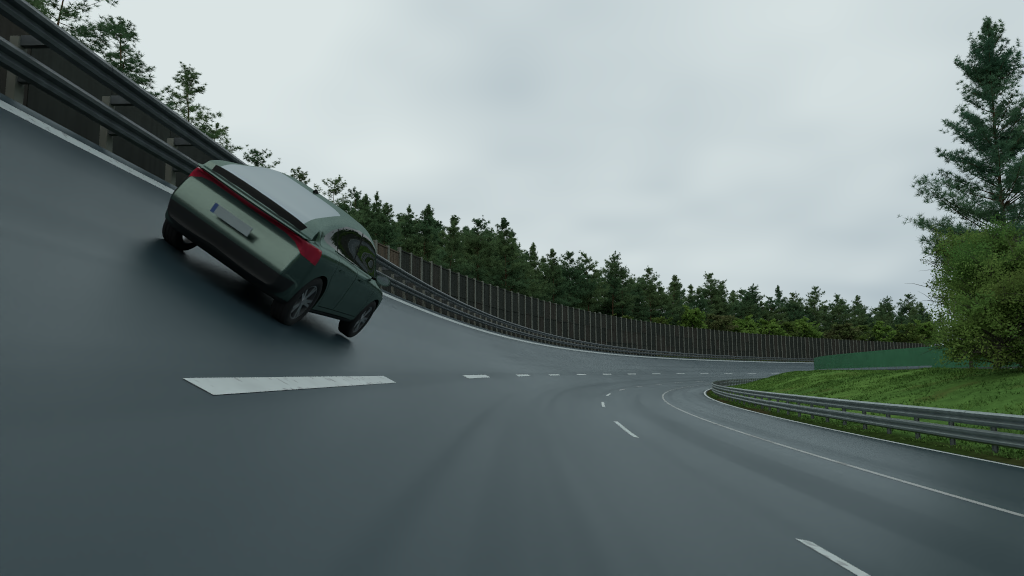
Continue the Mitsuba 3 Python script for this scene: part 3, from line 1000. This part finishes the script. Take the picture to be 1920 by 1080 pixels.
scene['car_paint'] = {'type': 'blendbsdf', 'weight': 0.55,
                      'lacquer': {'type': 'plastic', 'diffuse_reflectance': rgb(0.030, 0.050, 0.042), 'int_ior': 1.5},
                      'metal': {'type': 'roughconductor', 'alpha': 0.13, 'material': 'none', 'specular_reflectance': rgb(0.150, 0.205, 0.182)}}
scene['tinted_glass'] = {'type': 'roughconductor', 'alpha': 0.03, 'material': 'none', 'specular_reflectance': rgb(0.36, 0.41, 0.43)}
scene['side_glass'] = {'type': 'plastic', 'diffuse_reflectance': rgb(0.006, 0.010, 0.008), 'int_ior': 1.5}
scene['black_trim'] = {'type': 'principled', 'base_color': rgb(0.004, 0.005, 0.005), 'roughness': 0.6, 'specular': 0.08}
scene['rough_plastic'] = {'type': 'principled', 'base_color': rgb(0.018, 0.020, 0.021), 'roughness': 0.65, 'specular': 0.3}
scene['red_lens'] = {'type': 'principled', 'base_color': rgb(0.30, 0.004, 0.024), 'roughness': 0.12, 'specular': 0.6, 'clearcoat': 0.6}
scene['rubber'] = {'type': 'principled', 'base_color': rgb(0.015, 0.015, 0.016), 'roughness': 0.75, 'specular': 0.3}
scene['alloy'] = {'type': 'principled', 'base_color': rgb(0.30, 0.31, 0.32), 'roughness': 0.3, 'metallic': 0.8}
scene['dark_steel'] = {'type': 'principled', 'base_color': rgb(0.05, 0.05, 0.055), 'roughness': 0.5, 'metallic': 0.5}
scene['plate_white'] = {'type': 'principled', 'base_color': rgb(0.24, 0.29, 0.30), 'roughness': 0.4}
scene['plate_blue'] = {'type': 'principled', 'base_color': rgb(0.03, 0.07, 0.20), 'roughness': 0.4}
scene['clear_lens'] = {'type': 'principled', 'base_color': rgb(0.35, 0.38, 0.40), 'roughness': 0.08, 'specular': 0.7}

# where it stands on the banking
CAR_S, CAR_U, CAR_YAW = 9.75, 6.2, 1.5
_cx, _cy = xy(CAR_S, CAR_U)
_hh = float(np.interp(CAR_S, SS, _h))
_za, _zb2 = float(road_z(CAR_U - 0.80)), float(road_z(CAR_U + 0.80))
_tilt = math.atan2(_zb2 - _za, 1.6)
_fwd = np.array([math.sin(_hh + math.radians(CAR_YAW)), math.cos(_hh + math.radians(CAR_YAW)), 0.0])
_out = np.array([-_fwd[1], _fwd[0], 0.0])                       # level, towards the outside
_left = _out * math.cos(_tilt) + np.array([0, 0, math.sin(_tilt)])
_up = np.cross(_fwd, _left)
_org = np.array([float(_cx), float(_cy), (_za + _zb2) / 2])
CAR = np.eye(4)
CAR[:3, 0], CAR[:3, 1], CAR[:3, 2], CAR[:3, 3] = _fwd, _left, _up, _org
CARM = T(CAR)
k_car = thing('car', 'dark green hatchback with a full width red tail light leaning on the banking', 'car')


def cp(name, mesh, mat, label=None, smooth=32, parent=None):
    return part(parent or k_car, name, mikit.ply(mesh, mat, smooth=smooth, to_world=CARM), label)


body = car_shell()
skin = car_shell(0.004)
AX = (-1.37, 1.37)
WR = 0.352
wells = []
for ax in AX:
    for sgn in (-1, 1):
        c = m3.Manifold.cylinder(0.5, 0.395, 0.395, 48).rotate([90, 0, 0]).translate([ax, (1.08 if sgn > 0 else -0.58), 0.352])
        wells.append(c)
wells = wells[0] + wells[1] + wells[2] + wells[3]
full = body
side_poly = round_poly([(1.02, 1.01), (0.55, 1.015), (-0.5, 1.045), (-1.52, 1.085), (-1.66, 1.12), (-1.40, 1.245), (-0.95, 1.385), (-0.40, 1.445), (0.10, 1.445), (0.50, 1.375)], 0.02)
sidecut = extrude(side_poly, -1.2, 1.2, 'y') - m3.Manifold.cube([6, 0.70, 3], True)
pillar = m3.Manifold.cube([0.055, 3, 3], True).translate([-0.22, 0, 1])
pillar2 = m3.Manifold.cube([0.035, 3, 3], True).rotate([0, -28, 0]).translate([-1.16, 0, 1.2])
rear_poly = round_poly([(-2.015, 0.60), (-1.52, 0.565), (-1.02, 0.545), (-1.02, -0.545), (-1.52, -0.565), (-2.015, -0.60)], 0.05)
rearcut = extrude(rear_poly, 1.0, 1.7, 'z')
lip = extrude(round_poly([(-2.085, 0.0), (-2.07, 0.35), (-2.02, 0.63), (-1.965, 0.655), (-1.985, 0.35), (-1.99, 0.0), (-1.985, -0.35), (-1.965, -0.655), (-2.02, -0.63), (-2.07, -0.35)], 0.004), 0.99, 1.3, 'z')
rearcut = rearcut - lip
front_poly = round_poly([(1.18, 0.70), (0.52, 0.575), (0.52, -0.575), (1.18, -0.70)], 0.05)
frontcut = extrude(front_poly, 1.0, 1.7, 'z')
lower = m3.Manifold.cube([0.9, 3, 0.53], True).translate([-2.35, 0, 0.265]) + m3.Manifold.cube([5.2, 3, 0.13], True).translate([0, 0, 0.22])
lightpoly = [(-0.955, 0.985), (-0.60, 0.992), (0, 0.985), (0.60, 0.992), (0.955, 0.985), (0.955, 0.80), (0.80, 0.835), (0.66, 0.915), (0.52, 0.938), (0, 0.936), (-0.52, 0.938), (-0.66, 0.915), (-0.80, 0.835), (-0.955, 0.80)]
lightcut = extrude(round_poly(lightpoly, 0.008), -2.6, -1.80, 'x')
gate = extrude(round_poly([(-0.62, 0.90), (0.62, 0.90), (0.58, 0.60), (-0.58, 0.60)], 0.04), -2.6, -1.9, 'x')
gaps = outline([(-0.72, 1.003), (0.72, 1.003), (0.70, 0.60), (-0.70, 0.60)], 0.009, -2.6, -1.95, 'x')
for poly in ([(0.92, 1.0), (0.95, 0.40), (0.90, 0.36), (-0.20, 0.36), (-0.22, 1.03)], [(-0.23, 1.03), (-0.21, 0.36), (-0.86, 0.36), (-1.02, 0.62), (-1.16, 0.78), (-1.20, 1.06)]):
    gaps = gaps + outline(poly, 0.009, -1.2, 1.2, 'y') - m3.Manifold.cube([6, 1.66, 0.6], True).translate([0, 0, 0.6])
recess = extrude(round_poly([(-0.36, 0.80), (0.36, 0.80), (0.32, 0.655), (-0.32, 0.655)], 0.02), -2.6, -2.205, 'x')
groove = m3.Manifold.cube([0.5, 1.5, 0.022], True).translate([-2.43, 0, 0.585]) + m3.Manifold.cube([0.5, 1.62, 0.016], True).translate([-2.42, 0, 0.545])
hull = full - wells
paint = hull - sidecut - rearcut - frontcut - lower - lip - lightcut - gaps - recess - groove
cp('body', paint, 'car_paint')
cp('lower_bumper', hull ^ lower, 'rough_plastic', 'dark lower bumper and sills')
for sgn in (-1, 1):
    half = m3.Manifold.cube([6, 2, 4], True).translate([0, sgn * 1.0, 0])
    g = (hull ^ sidecut ^ half) - pillar - pillar2
    for piece in sorted(g.decompose(), key=lambda q: -q.volume()):
        if piece.volume() > 1e-4:
            cp('side_window', piece, 'side_glass')
    cp('window_pillar', hull ^ sidecut ^ half ^ pillar, 'black_trim')
    cp('window_pillar', hull ^ sidecut ^ half ^ pillar2, 'black_trim')
cp('rear_window', hull ^ rearcut, 'tinted_glass')
cp('rear_window_trim', hull ^ lip, 'black_trim', 'black lens shaped strip under the rear window')
cp('windscreen', hull ^ frontcut, 'tinted_glass')
cp('tail_light', skin ^ lightcut, 'red_lens', 'thin red light bar across the tail, thicker at both ends')
pl = m3.Manifold.cube([0.012, 0.52, 0.112], True).translate([-2.212, 0, 0.725])
cp('number_plate', pl, 'plate_white', 'pale number plate')
part(k_car, 'number_plate__band', mikit.ply(m3.Manifold.cube([0.012, 0.045, 0.108], True).translate([-2.2145, 0.232, 0.725]), 'plate_blue', to_world=CARM))
fin = m3.Manifold.hull_points(np.array([[-0.85, -0.028, 1.48], [-0.85, 0.028, 1.48], [-0.62, -0.02, 1.51], [-0.62, 0.02, 1.51], [-0.86, 0, 1.565], [-0.80, 0, 1.565]]))
cp('antenna_fin', fin, 'black_trim')
for sgn in (-1, 1):
    y0 = sgn * 0.90
    pts = []
    for a in np.linspace(0, 2 * math.pi, 18, endpoint=False):
        for e, xx in ((1.0, -0.03), (0.97, 0.03), (0.72, 0.085), (0.35, 0.11)):
            pts.append([0.70 + xx, y0 + sgn * (0.11 + 0.115 * e * math.cos(a)), 1.055 + 0.075 * e * math.sin(a)])
    km = cp('door_mirror', m3.Manifold.hull_points(np.array(pts)), 'car_paint', smooth=50)
    gl = [[0.668, y0 + sgn * (0.11 + 0.10 * math.cos(a)), 1.055 + 0.062 * math.sin(a)] for a in np.linspace(0, 2 * math.pi, 18, endpoint=False)]
    gl = np.array(gl + [[q[0] - 0.006, q[1], q[2]] for q in gl])
    part(km, 'glass', mikit.ply(m3.Manifold.hull_points(gl), 'tinted_glass', to_world=CARM))
    part(km, 'stalk', mikit.ply(m3.Manifold.hull_points(np.array([[0.68 + a, sgn * b, c] for a in (0, 0.07) for b, c in ((0.84, 0.975), (0.84, 1.01), (0.96, 1.0), (0.96, 1.03))])), 'black_trim', to_world=CARM))
    for hx0 in (0.0, -1.02):
        cp('door_handle', m3.Manifold.hull_points(np.array([[hx0 + a, sgn * b, c] for a, b in ((0, 0.925), (0.02, 0.955), (0.17, 0.955), (0.19, 0.925)) for c in (0.872, 0.90)])), 'car_paint', smooth=40)
    hl = extrude(round_poly([(1.62, 0.80), (2.2, 0.66), (2.3, 0.72), (1.70, 0.86)], 0.01), 0.4, 1.2, 'y')
    if sgn < 0:
        hl = hl.mirror([0, 1, 0])
    cp('headlight', skin ^ hl, 'clear_lens')


def lathe(prof, n=56):
    """profile of (radius, y) round the wheel axle"""
    cs = m3.CrossSection([np.array(prof)[::-1] if ((np.array(prof)[:, 0] * np.roll(np.array(prof)[:, 1], -1)) - (np.roll(np.array(prof)[:, 0], -1) * np.array(prof)[:, 1])).sum() < 0 else np.array(prof)])
    return cs.revolve(n).rotate([-90, 0, 0])


tyre_prof = [(0.238, -0.105), (0.27, -0.118), (0.315, -0.116), (0.342, -0.098), (0.352, -0.07), (0.352, 0.07), (0.342, 0.098), (0.315, 0.116), (0.27, 0.118), (0.238, 0.105)]
tyre = lathe(tyre_prof)
for gy in (-0.045, 0.0, 0.045):
    tyre = tyre - lathe([(0.346, gy - 0.006), (0.36, gy - 0.006), (0.36, gy + 0.006), (0.346, gy + 0.006)])
rim = lathe([(0.226, -0.10), (0.240, -0.10), (0.240, 0.10), (0.226, 0.10)])
spokes = m3.Manifold.cylinder(0.05, 0.065, 0.055, 24).rotate([-90, 0, 0]).translate([0, 0.045, 0])
for q in range(5):
    for dd in (-9, 9):
        sp1 = m3.Manifold.hull_points(np.array([[x, y, z] for x, hw, y0, y1 in ((0.03, 0.022, 0.05, 0.085), (0.232, 0.016, 0.075, 0.10)) for y in (y0, y1) for z in (-hw, hw)]))
        spokes = spokes + sp1.rotate([0, 72 * q + dd, 0])
rim = rim + spokes
disc = lathe([(0.04, -0.02), (0.165, -0.02), (0.165, 0.01), (0.04, 0.01)])
liner = lathe([(0.36, -0.2), (0.392, -0.2), (0.392, 0.10), (0.36, 0.10)])
hub = m3.Manifold.cylinder(0.30, 0.23, 0.23, 32, True).rotate([90, 0, 0])
for ax in AX:
    for sgn in (-1, 1):
        yw = sgn * 0.815
        st = (lambda m: m.mirror([0, 1, 0]) if sgn < 0 else m)
        kw = cp('wheel', st(rim).translate([ax, yw, WR]), 'alloy', smooth=35)
        part(kw, 'tyre', mikit.ply(st(tyre).translate([ax, yw, WR]), 'rubber', smooth=35, to_world=CARM))
        part(kw, 'brake_disc', mikit.ply(st(disc).translate([ax, yw, WR]), 'dark_steel', smooth=35, to_world=CARM))
    cp('axle', m3.Manifold.cylinder(1.5, 0.05, 0.05, 16, True).rotate([90, 0, 0]).translate([ax, 0, WR]), 'dark_steel')
